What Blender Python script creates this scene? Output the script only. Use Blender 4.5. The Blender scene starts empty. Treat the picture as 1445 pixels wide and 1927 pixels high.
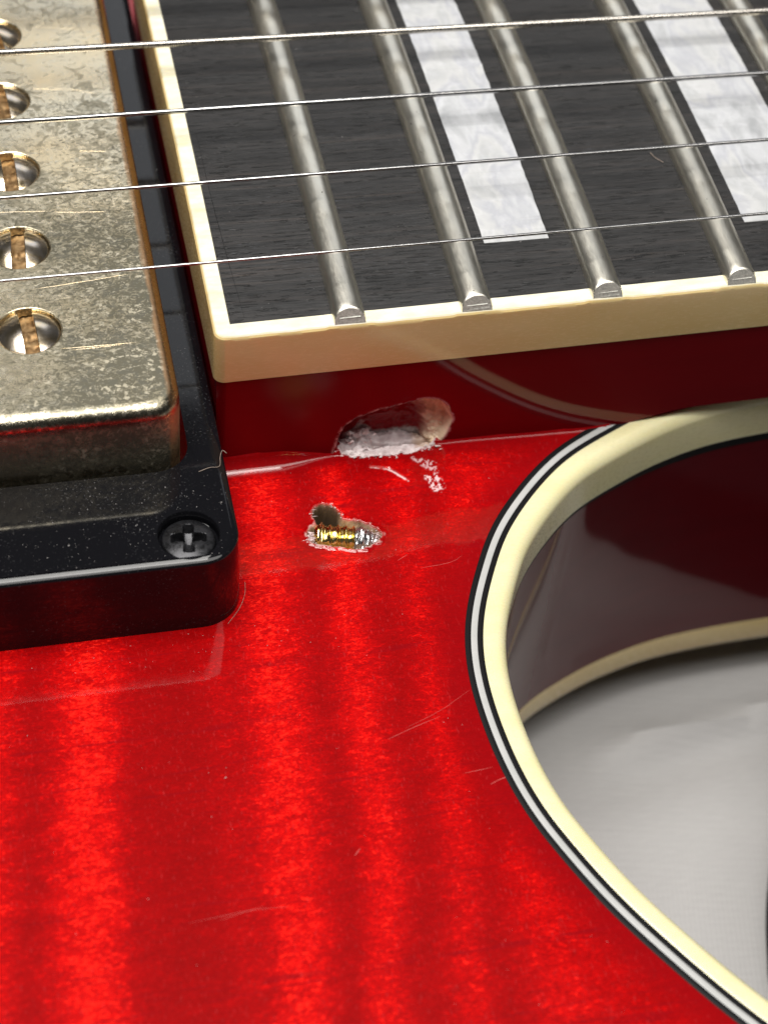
import bpy, math, random
import numpy as np
from mathutils import Vector, Matrix, noise as mnoise
from mathutils.geometry import tessellate_polygon

random.seed(7)
rng = np.random.default_rng(7)
S = 0.001            # everything below is written in millimetres
ZO = 62.0            # millimetres from the cloth up to the middle of the fretboard surface
scene = bpy.context.scene
col = scene.collection


def W(x, y, z):
    return (x * S, y * S, (z + ZO) * S)


# ------------------------------------------------------------------ camera
cam = bpy.data.cameras.new('camera')
cam_o = bpy.data.objects.new('camera', cam)
col.objects.link(cam_o)
scene.camera = cam_o
cam_o.location = W(-26.889, -130.298, 97.862)
cam_o.rotation_euler = (0.713368, -0.078135, -0.209176)
cam.sensor_fit = 'HORIZONTAL'
cam.sensor_width = 36.0
cam.lens = 3408.8 / 1445 * 36.0
cam.clip_start = 0.005
cam.clip_end = 20
cam.dof.use_dof = True
cam.dof.focus_distance = 0.146
cam.dof.aperture_fstop = cam.lens / 1.7      # about 1.7 mm of glass
cam.dof.aperture_blades = 0

# ------------------------------------------------------------------ light
world = bpy.data.worlds.new('World')
scene.world = world
world.use_nodes = True
bg = world.node_tree.nodes['Background']
bg.inputs[0].default_value = (0.80, 0.82, 0.86, 1)
bg.inputs[1].default_value = 0.038


def area(name, loc, target, sx, sy, power, colr):
    l = bpy.data.lights.new(name, 'AREA')
    l.shape = 'RECTANGLE'
    l.size, l.size_y = sx * S, sy * S
    l.energy = power
    l.color = colr
    o = bpy.data.objects.new(name, l)
    col.objects.link(o)
    o.location = W(*loc)
    d = Vector(W(*target)) - Vector(W(*loc))
    zz = -d.normalized()
    xx = Vector((1, 0, 0)) - zz * zz.x
    xx.normalize()
    yy = zz.cross(xx)
    o.rotation_euler = Matrix((xx, yy, zz)).transposed().to_euler()
    return o


area('ceiling_lamp', (-90, -10, 640), (0, -30, -10), 440, 310, 5.5, (1.0, 0.97, 0.92))
area('second_ceiling_lamp', (110, -195, 620), (0, -30, -10), 520, 200, 1.8, (1.0, 0.97, 0.93))  # added fill: softens string shadows, brightens neck side and binding front
area('window_light', (160, 560, 440), (0, 0, 0), 420, 230, 0.36, (0.93, 0.96, 1.0))  # unseen soft source added for sheen on the cover and fretboard
scene.view_settings.view_transform = 'Standard'
scene.view_settings.look = 'None'
scene.view_settings.exposure = 0.0
scene.view_settings.gamma = 1.0
scene.cycles.use_denoising = True
scene.cycles.max_bounces = 10


# ------------------------------------------------------------------ helpers
class MB:
    def __init__(s):
        s.v, s.f, s.m = [], [], []

    def add(s, v, f, mi=0):
        o = len(s.v)
        s.v += [tuple(p) for p in v]
        s.f += [tuple(i + o for i in q) for q in f]
        s.m += [mi] * len(f)
        return o

    def grid(s, P, close_u=False, close_v=False, mi=0, flip=False):
        """P[i][j] points"""
        n, m = len(P), len(P[0])
        f = []
        for i in range(n if close_u else n - 1):
            for j in range(m if close_v else m - 1):
                a, b = i * m + j, i * m + (j + 1) % m
                c, d = ((i + 1) % n) * m + (j + 1) % m, ((i + 1) % n) * m + j
                f.append((a, d, c, b) if flip else (a, b, c, d))
        s.add([p for r in P for p in r], f, mi)

    def loops(s, L, cap0=False, cap1=False, mi=0, flip=False):
        s.grid(L, close_v=True, mi=mi, flip=flip)
        n = len(L[0])
        if cap0:
            s.add(L[0], [tuple(range(n)) if flip else tuple(reversed(range(n)))], mi)
        if cap1:
            s.add(L[-1], [tuple(reversed(range(n))) if flip else tuple(range(n))], mi)

    def tube(s, path, r, seg=10, mi=0, caps=True):
        L = []
        for i, p in enumerate(path):
            p = Vector(p)
            t = (Vector(path[min(i + 1, len(path) - 1)]) - Vector(path[max(i - 1, 0)])).normalized()
            u = t.cross(Vector((0, 0, 1)))
            if u.length < 1e-4:
                u = t.cross(Vector((0, 1, 0)))
            u.normalize()
            w = u.cross(t)
            rr = r[i] if hasattr(r, '__len__') else r
            L.append([tuple(p + rr * (math.cos(a) * u + math.sin(a) * w)) for a in [2 * math.pi * k / seg for k in range(seg)]])
        s.loops(L, caps, caps, mi)

    def holed(s, outer, holes, z, mi=0):
        """flat face with holes, facing up"""
        polys = [[Vector((x, y, 0)) for x, y in outer]] + [[Vector((x, y, 0)) for x, y in h] for h in holes]
        pts = [(p.x, p.y, z) for q in polys for p in q]
        tris = tessellate_polygon(polys)
        out = []
        for a, b, c in tris:
            A, B, C = pts[a], pts[b], pts[c]
            cr = (B[0] - A[0]) * (C[1] - A[1]) - (B[1] - A[1]) * (C[0] - A[0])
            out.append((a, b, c) if cr > 0 else (a, c, b))
        s.add(pts, out, mi)

    def build(s, name, mats, parent=None, smooth=35, label=None, kind=None, attr=None, burst=None):
        me = bpy.data.meshes.new(name)
        me.from_pydata([W(*p) for p in s.v], [], s.f)
        mats = mats if isinstance(mats, (list, tuple)) else [mats]
        for m in mats:
            me.materials.append(m)
        if len(mats) > 1:
            me.polygons.foreach_set('material_index', s.m)
        if smooth:
            me.polygons.foreach_set('use_smooth', [True] * len(me.polygons))
            me.set_sharp_from_angle(angle=math.radians(smooth))
        if attr is not None:
            a = me.attributes.new('damage', 'FLOAT_COLOR', 'POINT')
            a.data.foreach_set('color', np.asarray(attr, dtype=np.float32).ravel())
        if burst is not None:
            a = me.attributes.new('burst', 'FLOAT', 'POINT')
            a.data.foreach_set('value', np.asarray(burst, dtype=np.float32).ravel())
        me.update()
        o = bpy.data.objects.new(name, me)
        col.objects.link(o)
        if parent is not None:
            o.parent = parent
        if label:
            o['label'] = label
        if kind:
            o['kind'] = kind
        return o


def sm(a, b, x):
    t = np.clip((np.asarray(x, float) - a) / (b - a), 0, 1)
    return t * t * (3 - 2 * t)


def rrect(cx, cy, hx, hy, r, z=None, n=8, ins=0.0):
    """rounded rectangle, counter-clockwise"""
    hx, hy, r = hx - ins, hy - ins, max(r - ins, 0.05)
    P = []
    for qx, qy, a0 in ((1, 1, 0), (-1, 1, 90), (-1, -1, 180), (1, -1, 270)):
        for k in range(n + 1):
            a = math.radians(a0 + 90 * k / n)
            P.append((cx + qx * (hx - r) + r * math.cos(a), cy + qy * (hy - r) + r * math.sin(a)))
    return P if z is None else [(x, y, z) for x, y in P]


def circ(cx, cy, r, n=40, z=None):
    P = [(cx + r * math.cos(2 * math.pi * k / n), cy + r * math.sin(2 * math.pi * k / n)) for k in range(n)]
    return P if z is None else [(x, y, z) for x, y in P]


def vnoise(x, y, z=0.0, octv=3):
    return mnoise.fractal((x, y, z), 0.9, 2.0, octv)


def npnoise(X, Y, scale, seed=0, octv=3):
    """value noise on arrays, about -1..1"""
    out = np.zeros_like(X, dtype=float)
    amp, tot = 1.0, 0.0
    r = np.random.default_rng(seed)
    for o in range(octv):
        T = r.random((256, 256)) * 2 - 1
        u, v = X * scale * 2 ** o + 100.3 + o * 7.1, Y * scale * 2 ** o + 57.7 + o * 3.3
        i, j = np.floor(u).astype(int), np.floor(v).astype(int)
        fu, fv = u - i, v - j
        fu, fv = fu * fu * (3 - 2 * fu), fv * fv * (3 - 2 * fv)
        i0, i1, j0, j1 = i % 256, (i + 1) % 256, j % 256, (j + 1) % 256
        out += amp * ((T[i0, j0] * (1 - fu) + T[i1, j0] * fu) * (1 - fv) + (T[i0, j1] * (1 - fu) + T[i1, j1] * fu) * fv)
        tot += amp
        amp *= 0.55
    return out / tot


def sdpoly(X, Y, poly):
    """signed distance to a polygon, negative inside"""
    d = np.full(X.shape, 1e9)
    inside = np.zeros(X.shape, bool)
    n = len(poly)
    for k in range(n):
        (ax, ay), (bx, by) = poly[k], poly[(k + 1) % n]
        ex, ey = bx - ax, by - ay
        t = np.clip(((X - ax) * ex + (Y - ay) * ey) / (ex * ex + ey * ey), 0, 1)
        d = np.minimum(d, np.hypot(X - ax - t * ex, Y - ay - t * ey))
        c = ((ay > Y) != (by > Y)) & (X < (bx - ax) * (Y - ay) / (by - ay + 1e-12) + ax)
        inside ^= c
    return np.where(inside, -d, d)


# ------------------------------------------------------------------ materials
class NT:
    def __init__(s, name):
        s.mat = bpy.data.materials.new(name)
        s.mat.use_nodes = True
        s.t = s.mat.node_tree
        s.b = s.t.nodes['Principled BSDF']

    def n(s, typ, ins=None, **props):
        nd = s.t.nodes.new('ShaderNode' + typ)
        for k, v in props.items():
            setattr(nd, k, v)
        for k, v in (ins or {}).items():
            s.set(nd.inputs[k], v)
        return nd

    def set(s, sock, v):
        if isinstance(v, bpy.types.NodeSocket):
            s.t.links.new(v, sock)
        elif isinstance(v, (tuple, list)):
            dv = sock.default_value
            sock.default_value = (tuple(v) + (1,))[:len(dv)] if len(dv) == 4 else tuple(v)
        else:
            sock.default_value = v

    def p(s, **kw):
        for k, v in kw.items():
            s.set(s.b.inputs[k.replace('_', ' ')], v)
        return s

    def co(s, scale=(1, 1, 1), rot=(0, 0, 0), loc=(0, 0, 0)):
        """object coordinates in millimetres, scaled"""
        if not hasattr(s, '_tc'):
            s._tc = s.n('TexCoord').outputs['Object']
        m = s.n('Mapping', {'Vector': s._tc, 'Scale': tuple(1000 * q for q in scale), 'Rotation': rot, 'Location': loc})
        return m.outputs[0]

    def noise(s, vec, scale=1.0, detail=3.0, rough=0.55, dist=0.0):
        return s.n('TexNoise', {'Vector': vec, 'Scale': scale, 'Detail': detail, 'Roughness': rough, 'Distortion': dist}).outputs[0]

    def ramp(s, fac, stops, interp='LINEAR'):
        r = s.n('ValToRGB', {'Fac': fac})
        cr = r.color_ramp
        cr.interpolation = interp
        while len(cr.elements) > 1:
            cr.elements.remove(cr.elements[0])
        for i, (pos, c) in enumerate(stops):
            e = cr.elements[0] if i == 0 else cr.elements.new(pos)
            e.position = pos
            c = (c, c, c) if not hasattr(c, '__len__') else c
            e.color = (*c, 1)
        return r.outputs[0]

    def mix(s, fac, a, b, blend='MIX'):
        m = s.n('Mix', data_type='RGBA', blend_type=blend)
        s.set(m.inputs[0], fac)
        s.set(m.inputs[6], a)
        s.set(m.inputs[7], b)
        return m.outputs[2]

    def math(s, op, a, b=0.0, clamp=False):
        m = s.n('Math', operation=op, use_clamp=clamp)
        s.set(m.inputs[0], a)
        s.set(m.inputs[1], b)
        return m.outputs[0]

    def bump(s, h, strength=0.2, dist=0.05, normal=None):
        b = s.n('Bump', {'Height': h, 'Strength': strength, 'Distance': dist * S})
        if normal is not None:
            s.set(b.inputs['Normal'], normal)
        return b.outputs[0]


def sep(nt, vec):
    return nt.n('SeparateXYZ', {'Vector': vec}).outputs


def mat_red_top():
    t = NT('red_flame_lacquer')
    c = t.co()
    x, y, z = sep(t, c)[:3]
    wob = t.noise(t.co((0.05, 0.085, 0.03)), 1.0, 2.0)
    wob2 = t.noise(t.co((0.5, 0.9, 0.4)), 1.0, 5.0, 0.65)
    xw = t.math('ADD', x, t.math('MULTIPLY', y, -0.10))
    xw = t.math('ADD', xw, t.math('MULTIPLY', t.math('SUBTRACT', wob, 0.5), 3.0))
    xw = t.math('ADD', xw, t.math('MULTIPLY', t.math('SUBTRACT', wob2, 0.5), 2.6))
    # xw at y = -60 is x + 6
    fac = t.n('MapRange', {'Value': xw, 'From Min': -64.0, 'From Max': 36.0}).outputs[0]

    def P(mm):
        return (mm + 6 + 64) / 100.0
    bands = [(-41, .1), (-36, .75), (-34, .2),
             (-32.2, .62), (-31.0, .72), (-29.2, .18), (-28.0, .18), (-26.0, .80), (-24.4, .92), (-22.9, .72), (-21.3, .12), (-16.6, .02),
             (-14.3, .40), (-13.1, .22), (-11.9, .70), (-10.3, .85), (-8.8, .68), (-7.2, .12), (-6.2, .16), (-4.8, .68), (-3.6, .76), (-2.3, .28),
             (-0.8, .03), (1.3, .60), (2.6, .52), (3.8, .08), (5.6, .35), (8.0, .7), (11.0, .3)]
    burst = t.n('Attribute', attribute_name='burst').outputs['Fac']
    flame = t.ramp(fac, [(max(0, P(a)), b) for a, b in bands if 0 < P(a) < 1], 'B_SPLINE')
    flame = t.math('ADD', t.math('MULTIPLY', flame, 0.76), 0.03)
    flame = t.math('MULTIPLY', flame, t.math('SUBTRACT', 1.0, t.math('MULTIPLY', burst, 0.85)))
    # flecks inside the flame: short level streaks
    fl1 = t.noise(t.co((2.3, 4.0, 1.0)), 1.0, 5.0, 0.7, 0.5)
    fl2 = t.noise(t.co((3.6, 8.5, 2.0)), 1.0, 4.0, 0.7)
    fl0 = t.noise(t.co((0.35, 0.9, 0.6), loc=(5, 2, 0)), 1.0, 3.0, 0.6, 0.5)
    fl = t.math('ADD', t.math('MULTIPLY', t.math('SUBTRACT', fl1, 0.5), 1.25), t.math('MULTIPLY', t.math('SUBTRACT', fl2, 0.5), 1.35))
    fl = t.math('ADD', fl, t.math('MULTIPLY', t.math('SUBTRACT', fl0, 0.5), 0.75))
    fl = t.math('ADD', fl, t.math('MULTIPLY', t.math('MAXIMUM', t.math('SUBTRACT', t.noise(t.co((1.9, 3.5, 1.0), loc=(2, 7, 0)), 1.0, 3.0, 0.6, 0.9), 0.52), 0.0), 3.0))
    f = t.math('ADD', flame, t.math('MULTIPLY', fl, t.math('ADD', t.math('MULTIPLY', flame, 1.35), 0.30)), clamp=True)
    base = t.ramp(f, [(0.0, (0.25, 0.0004, 0.0010)), (0.35, (0.37, 0.0007, 0.0015)), (0.7, (0.58, 0.0018, 0.0018)), (0.88, (0.76, 0.0045, 0.0032)), (1.0, (0.94, 0.017, 0.008))])
    # thin dark growth lines along the length of the guitar
    g = t.noise(t.co((0.02, 1.0, 0.3), loc=(3, 2, 0)), 0.42, 2.0, 0.4)
    gl = t.n('MapRange', {'Value': t.math('ABSOLUTE', t.math('SUBTRACT', g, 0.5)), 'From Min': 0.0, 'From Max': 0.012, 'To Min': 1.0, 'To Max': 0.0}).outputs[0]
    brk = t.noise(t.co((0.35, 0.6, 0.3)), 1.0, 2.0)
    gl = t.math('MULTIPLY', gl, t.n('MapRange', {'Value': brk, 'From Min': 0.42, 'From Max': 0.62}).outputs[0])
    yl = t.math('ADD', y, t.math('MULTIPLY', t.math('SUBTRACT', t.noise(t.co((0.12, 0.0, 0.0)), 1.0, 4.0, 0.6), 0.5), 1.1))
    yl = t.math('ADD', yl, t.math('MULTIPLY', x, -0.035))
    for yk, wk in ((-57.2, .10), (-64.3, .08), (-69.3, .08), (-75.4, .09), (-50.2, .05), (-44.6, .05), (-80.6, .07)):
        near = t.n('MapRange', {'Value': t.math('ABSOLUTE', t.math('SUBTRACT', yl, yk)), 'From Min': 0.0, 'From Max': wk, 'To Min': 1.0, 'To Max': 0.0}).outputs[0]
        gl = t.math('MAXIMUM', gl, t.math('MULTIPLY', near, t.n('MapRange', {'Value': brk, 'From Min': .36, 'From Max': .58}).outputs[0]))
    base = t.mix(t.math('MULTIPLY', gl, 0.8), base, (0.24, 0.001, 0.004))
    # pores and fibre ends: tiny pinkish dashes
    po = t.noise(t.co((6.5, 1.6, 2), rot=(0, 0, -0.35)), 1.0, 3.0, 0.6)
    base = t.mix(t.math('MULTIPLY', t.n('MapRange', {'Value': po, 'From Min': .60, 'From Max': .74}).outputs[0], 0.16), base, (0.75, 0.10, 0.11))
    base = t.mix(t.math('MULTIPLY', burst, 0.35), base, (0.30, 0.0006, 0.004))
    # faint pale scuffs in the lacquer
    sc = t.noise(t.co((1.6, 0.35, 1), rot=(0, 0, 0.5)), 1.0, 5.0, 0.7)
    big = t.noise(t.co((0.06, 0.06, 0.06), loc=(7, 1, 0)), 1.0, 2.0)
    scm = t.math('MULTIPLY', t.n('MapRange', {'Value': sc, 'From Min': 0.62, 'From Max': 0.8}).outputs[0], t.n('MapRange', {'Value': big, 'From Min': 0.45, 'From Max': 0.65}).outputs[0])
    base = t.mix(t.math('MULTIPLY', scm, 0.12), base, (0.62, 0.16, 0.18))
    dm = t.n('Attribute', attribute_name='damage')
    base = t.mix(dm.outputs['Alpha'], base, dm.outputs['Color'])
    micro = t.noise(t.co((2.5, 2.5, 2.5)), 1.0, 4.0, 0.65)
    inv = t.math('SUBTRACT', 1.0, dm.outputs['Alpha'], clamp=True)
    nb = t.bump(t.noise(t.co((0.3, 0.3, 0.3)), 1.0, 2.0), 0.12, 0.06)
    nb = t.bump(micro, 0.05, 0.03, nb)
    t.p(Base_Color=base, Roughness=0.5, Specular_IOR_Level=0.03, Coat_Weight=t.math('MULTIPLY', inv, 1.0), Coat_Roughness=t.n('MapRange', {'Value': micro, 'From Min': .35, 'From Max': .7, 'To Min': .03, 'To Max': .085}).outputs[0],
        Coat_Normal=nb)
    return t.mat


def mat_red_side(name, basec, var):
    t = NT(name)
    g = t.noise(t.co((0.06, 0.5, 0.5)), 1.0, 4.0, 0.6)
    base = t.mix(g, basec, var)
    # damage colours, with a faint painted patch of blurred reflection
    inv = 1.0
    if name.startswith('dark_cherry_neck'):
        dm = t.n('Attribute', attribute_name='damage')
        base = t.mix(dm.outputs['Alpha'], base, dm.outputs['Color'])
        inv = t.math('SUBTRACT', 1.0, dm.outputs['Alpha'], clamp=True)
    nb = t.bump(t.noise(t.co((0.12, 0.12, 0.12)), 1.0, 2.0), 0.10, 0.08)
    cr_ = 0.06
    if name.startswith('dark_cherry_neck'):
        x_ = sep(t, t.co())[0]
        sm_ = t.noise(t.co((0.4, 0.4, 0.4)), 1.0, 3.0)
        cr_ = t.n('MapRange', {'Value': t.math('ADD', x_, t.math('MULTIPLY', sm_, 4.0)), 'From Min': -1.0, 'From Max': 11.0, 'To Min': .22, 'To Max': .055}).outputs[0]
    t.p(Base_Color=base, Roughness=0.45, Specular_IOR_Level=0.03, Coat_Weight=inv, Coat_IOR=1.33, Coat_Roughness=cr_, Coat_Normal=nb)
    return t.mat


def mat_plastic(name, c1, c2, rough=0.3, coat=0.4, sss=0.0, scale=0.4):
    t = NT(name)
    a = t.noise(t.co((scale * .3, scale, scale)), 1.0, 4.0, 0.6)
    fine = t.noise(t.co((1.5, 6, 6)), 1.0, 4.0, 0.6)
    base = t.mix(t.ramp(a, [(0.35, 0.0), (0.65, 1.0)]), c1, c2)
    t.p(Base_Color=base, Roughness=t.n('MapRange', {'Value': fine, 'From Min': .3, 'From Max': .7, 'To Min': rough * .8, 'To Max': rough * 1.25}).outputs[0],
        Coat_Weight=coat, Coat_Roughness=0.12, Normal=t.bump(fine, 0.06, 0.03))
    if sss:
        t.p(Subsurface_Weight=sss, Subsurface_Radius=(1.0, 0.6, 0.25), Subsurface_Scale=0.0012)
    return t.mat


def mat_black_plastic():
    t = NT('black_ring_plastic')
    fine = t.noise(t.co((3, 3, 3)), 1.0, 5.0, 0.7)
    dust = t.noise(t.co((5.5, 5.5, 5.5)), 1.0, 2.0, 0.5)
    cl = t.noise(t.co((.25, .25, .25)), 1.0, 3.0)
    d = t.math('MULTIPLY', t.n('MapRange', {'Value': dust, 'From Min': .62, 'From Max': .78}).outputs[0], t.n('MapRange', {'Value': cl, 'From Min': .35, 'From Max': .7}).outputs[0])
    base = t.mix(t.math('MULTIPLY', d, 0.22), (0.006, 0.006, 0.0075), (0.35, 0.35, 0.36))
    t.p(Base_Color=base, Roughness=t.n('MapRange', {'Value': fine, 'From Min': .3, 'From Max': .75, 'To Min': .03, 'To Max': .11}).outputs[0], Specular_IOR_Level=0.36)
    return t.mat


def mat_ebony():
    t = NT('dark_ebony')
    g1 = t.noise(t.co((0.045, 1.9, 1.9)), 1.0, 6.0, 0.72, 0.35)
    g2 = t.noise(t.co((0.45, 9.0, 9.0)), 1.0, 5.0, 0.75)
    base = t.ramp(g1, [(0.30, (0.006, 0.0058, 0.006)), (0.48, (0.013, 0.0125, 0.0125)), (0.6, (0.024, 0.021, 0.020)), (0.74, (0.060, 0.044, 0.036))])
    base = t.mix(t.math('MULTIPLY', t.n('MapRange', {'Value': g2, 'From Min': .45, 'From Max': .72}).outputs[0], 0.5), base, (0.060, 0.058, 0.060))
    # open pores: short dark dashes
    pr = t.noise(t.co((0.50, 5.2, 5.2), loc=(1, 4, 0)), 1.0, 2.0, 0.5)
    pm = t.n('MapRange', {'Value': pr, 'From Min': .60, 'From Max': .65}).outputs[0]
    base = t.mix(pm, base, (0.004, 0.004, 0.004))
    # pale dust and painted bluish sheen streaks in the grain here and there
    ds = t.noise(t.co((1.1, 9.0, 9.0), loc=(9, 2, 0)), 1.0, 4.0, 0.7)
    pa = t.noise(t.co((0.10, 0.16, 0.1), loc=(2.2, 5, 0)), 1.0, 2.0)
    dsm = t.math('MULTIPLY', t.n('MapRange', {'Value': ds, 'From Min': .60, 'From Max': .74}).outputs[0], t.n('MapRange', {'Value': pa, 'From Min': .50, 'From Max': .68}).outputs[0])
    base = t.mix(t.math('MULTIPLY', dsm, 0.5), base, (0.20, 0.21, 0.25))
    h = t.math('SUBTRACT', t.math('MULTIPLY', g2, 0.5), pm)
    t.p(Base_Color=base, Roughness=t.n('MapRange', {'Value': g2, 'From Min': .3, 'From Max': .7, 'To Min': .36, 'To Max': .56}).outputs[0], Specular_IOR_Level=0.5, Normal=t.bump(h, 0.7, 0.06))
    return t.mat


def mat_pearl():
    t = NT('mother_of_pearl')
    a = t.noise(t.co((0.30, 0.13, 0.2), rot=(0, 0, 0.5)), 1.0, 4.0, 0.5, 0.35)
    b = t.noise(t.co((0.9, 0.7, 0.7), loc=(3, 3, 3)), 1.0, 3.0, 0.6, 0.8)
    ln = t.noise(t.co((0.10, 3.6, 3.6)), 1.0, 3.0, 0.6)
    base = t.ramp(a, [(0.30, (0.36, 0.37, 0.385)), (0.42, (0.54, 0.55, 0.57)), (0.49, (0.44, 0.45, 0.485)), (0.56, (0.55, 0.555, 0.56)), (0.64, (0.46, 0.47, 0.48)), (0.76, (0.60, 0.605, 0.635))])
    base = t.mix(t.math('MULTIPLY', t.n('MapRange', {'Value': b, 'From Min': .5, 'From Max': .7}).outputs[0], 0.18), base, (0.80, 0.80, 0.85))
    base = t.mix(t.math('MULTIPLY', t.n('MapRange', {'Value': ln, 'From Min': .58, 'From Max': .72}).outputs[0], 0.28), base, (0.33, 0.33, 0.33))
    t.p(Base_Color=base, Roughness=0.34, Specular_IOR_Level=0.5, Metallic=0.0, Sheen_Weight=0.0, Normal=t.bump(b, 0.15, 0.12))
    return t.mat


def mat_fret():
    t = NT('worn_nickel_silver')
    a = t.noise(t.co((1.6, 0.30, 1.6)), 1.0, 5.0, 0.7)
    b = t.noise(t.co((4.5, 0.9, 4.5)), 1.0, 4.0, 0.7)
    sp = t.noise(t.co((2.2, 1.6, 2.2), loc=(5, 5, 1)), 1.0, 2.0)
    base = t.mix(t.ramp(a, [(.35, 0), (.65, 1)]), (0.84, 0.80, 0.70), (0.90, 0.87, 0.77))
    base = t.mix(t.math('MULTIPLY', t.n('MapRange', {'Value': b, 'From Min': .58, 'From Max': .75}).outputs[0], 0.22), base, (0.45, 0.43, 0.36))
    base = t.mix(t.n('MapRange', {'Value': sp, 'From Min': .73, 'From Max': .78}).outputs[0], base, (0.17, 0.13, 0.08))
    t.p(Base_Color=base, Metallic=1.0, Roughness=t.n('MapRange', {'Value': b, 'From Min': .3, 'From Max': .75, 'To Min': .30, 'To Max': .40}).outputs[0], Normal=t.bump(b, 0.05, 0.03))
    return t.mat


def mat_cover():
    t = NT('tarnished_nickel_cover')
    x, y, z = sep(t, t.co())[:3]
    blot = t.noise(t.co((0.62, 0.8, 0.7)), 1.0, 6.0, 0.70, 1.5)
    fleck = t.noise(t.co((1.5, 2.0, 1.6), loc=(3, 1, 2)), 1.0, 5.0, 0.7, 1.8)
    big = t.noise(t.co((0.085, 0.11, 0.1), loc=(1, 3, 2)), 1.0, 3.0, 0.6)
    # tarnish is heavier toward the neck-side treble corner, thin where the picking hand rubs
    xm = t.n('MapRange', {'Value': x, 'From Min': -36.0, 'From Max': -19.0}).outputs[0]
    ym = t.n('MapRange', {'Value': y, 'From Min': 6.0, 'From Max': -14.0}).outputs[0]
    hv = t.math('ADD', t.math('MULTIPLY', big, 0.9), t.math('MULTIPLY', t.math('MULTIPLY', xm, ym), 0.38))
    base = t.mix(t.ramp(big, [(.38, 0), (.62, 1)]), (0.95, 0.80, 0.54), (0.86, 0.79, 0.62))
    m1 = t.n('MapRange', {'Value': t.math('ADD', blot, t.math('MULTIPLY', t.math('SUBTRACT', hv, .62), 0.45)), 'From Min': .47, 'From Max': .57}).outputs[0]
    base = t.mix(t.math('MULTIPLY', m1, 0.72), base, (0.34, 0.305, 0.215))
    m2 = t.n('MapRange', {'Value': t.math('ADD', fleck, t.math('MULTIPLY', t.math('SUBTRACT', hv, .62), 0.5)), 'From Min': .535, 'From Max': .59}).outputs[0]
    base = t.mix(t.math('MULTIPLY', m2, 0.75), base, (0.12, 0.115, 0.085))
    # bright flecks left between
    br = t.noise(t.co((1.8, 2.6, 2), loc=(8, 8, 8)), 1.0, 4.0, 0.6, 1.0)
    base = t.mix(t.math('MULTIPLY', t.n('MapRange', {'Value': br, 'From Min': .60, 'From Max': .68}).outputs[0], 0.6), base, (0.90, 0.83, 0.66))
    vw = t.n('Mix', data_type='RGBA', blend_type='ADD')
    t.set(vw.inputs[0], 1.0)
    t.set(vw.inputs[6], t.co((1.9, 2.5, 2.0)))
    t.set(vw.inputs[7], t.n('VectorMath', {0: t.n('TexNoise', {'Vector': t.co((1.6, 2.2, 1.6)), 'Scale': 1.0, 'Detail': 4.0, 'Roughness': .65}).outputs[1], 1: (3.2, 3.2, 3.2)}, operation='MULTIPLY').outputs[0])
    vo = t.n('TexVoronoi', {'Vector': vw.outputs[2], 'Scale': 1.0, 'Randomness': 1.0})
    cr = sep(t, vo.outputs['Color'])[0]
    chip = t.math('MULTIPLY', t.n('MapRange', {'Value': cr, 'From Min': .70, 'From Max': .74}).outputs[0], t.n('MapRange', {'Value': vo.outputs['Distance'], 'From Min': .52, 'From Max': .40}).outputs[0])
    chip = t.math('MULTIPLY', chip, t.n('MapRange', {'Value': t.noise(t.co((.3, .4, .3), loc=(6, 6, 6)), 1.0, 3.0), 'From Min': .36, 'From Max': .55}).outputs[0])
    base = t.mix(t.math('MULTIPLY', chip, 0.7), base, (0.90, 0.82, 0.64))
    dk = t.math('MULTIPLY', t.n('MapRange', {'Value': cr, 'From Min': .24, 'From Max': .20}).outputs[0], t.n('MapRange', {'Value': hv, 'From Min': .5, 'From Max': .8}).outputs[0])
    base = t.mix(t.math('MULTIPLY', dk, 0.5), base, (0.20, 0.195, 0.16))
    # plating worn through to copper along the neck-side edge
    wn = t.noise(t.co((1.2, .35, 1.2), loc=(4, 4, 4)), 1.0, 4.0)
    ed = t.math('ADD', x, t.math('MULTIPLY', t.math('SUBTRACT', wn, .5), 0.7))
    em = t.n('MapRange', {'Value': ed, 'From Min': -15.35, 'From Max': -15.05}).outputs[0]
    base = t.mix(t.math('MULTIPLY', em, 0.85), base, (0.60, 0.36, 0.19))
    rough = t.n('MapRange', {'Value': t.math('ADD', m1, m2), 'From Min': 0, 'From Max': 1.6, 'To Min': .26, 'To Max': .5}).outputs[0]
    rough = t.math('MULTIPLY', rough, t.n('MapRange', {'Value': z, 'From Min': ZO - 2.40, 'From Max': ZO - 2.27, 'To Min': .55, 'To Max': 1.0}).outputs[0])
    rough = t.math('MULTIPLY', rough, t.n('MapRange', {'Value': z, 'From Min': ZO - 3.9, 'From Max': ZO - 3.3, 'To Min': 2.1, 'To Max': 1.0}).outputs[0])
    hgt = t.math('ADD', t.math('MULTIPLY', m2, -1.0), t.math('MULTIPLY', blot, 0.6))
    t.p(Base_Color=base, Metallic=1.0, Roughness=rough, Normal=t.bump(hgt, 0.18, 0.035))
    return t.mat


def mat_metal(name, c1, c2, rough, scale=1.0, bump=0.1, metallic=1.0, rvar=0.15):
    t = NT(name)
    a = t.noise(t.co((scale, scale, scale)), 1.0, 5.0, 0.65, 0.6)
    base = t.mix(t.ramp(a, [(.38, 0), (.62, 1)]), c1, c2)
    t.p(Base_Color=base, Metallic=metallic, Roughness=t.n('MapRange', {'Value': a, 'From Min': .3, 'From Max': .7, 'To Min': rough, 'To Max': rough + rvar}).outputs[0], Normal=t.bump(a, bump, 0.05))
    return t.mat


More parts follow.
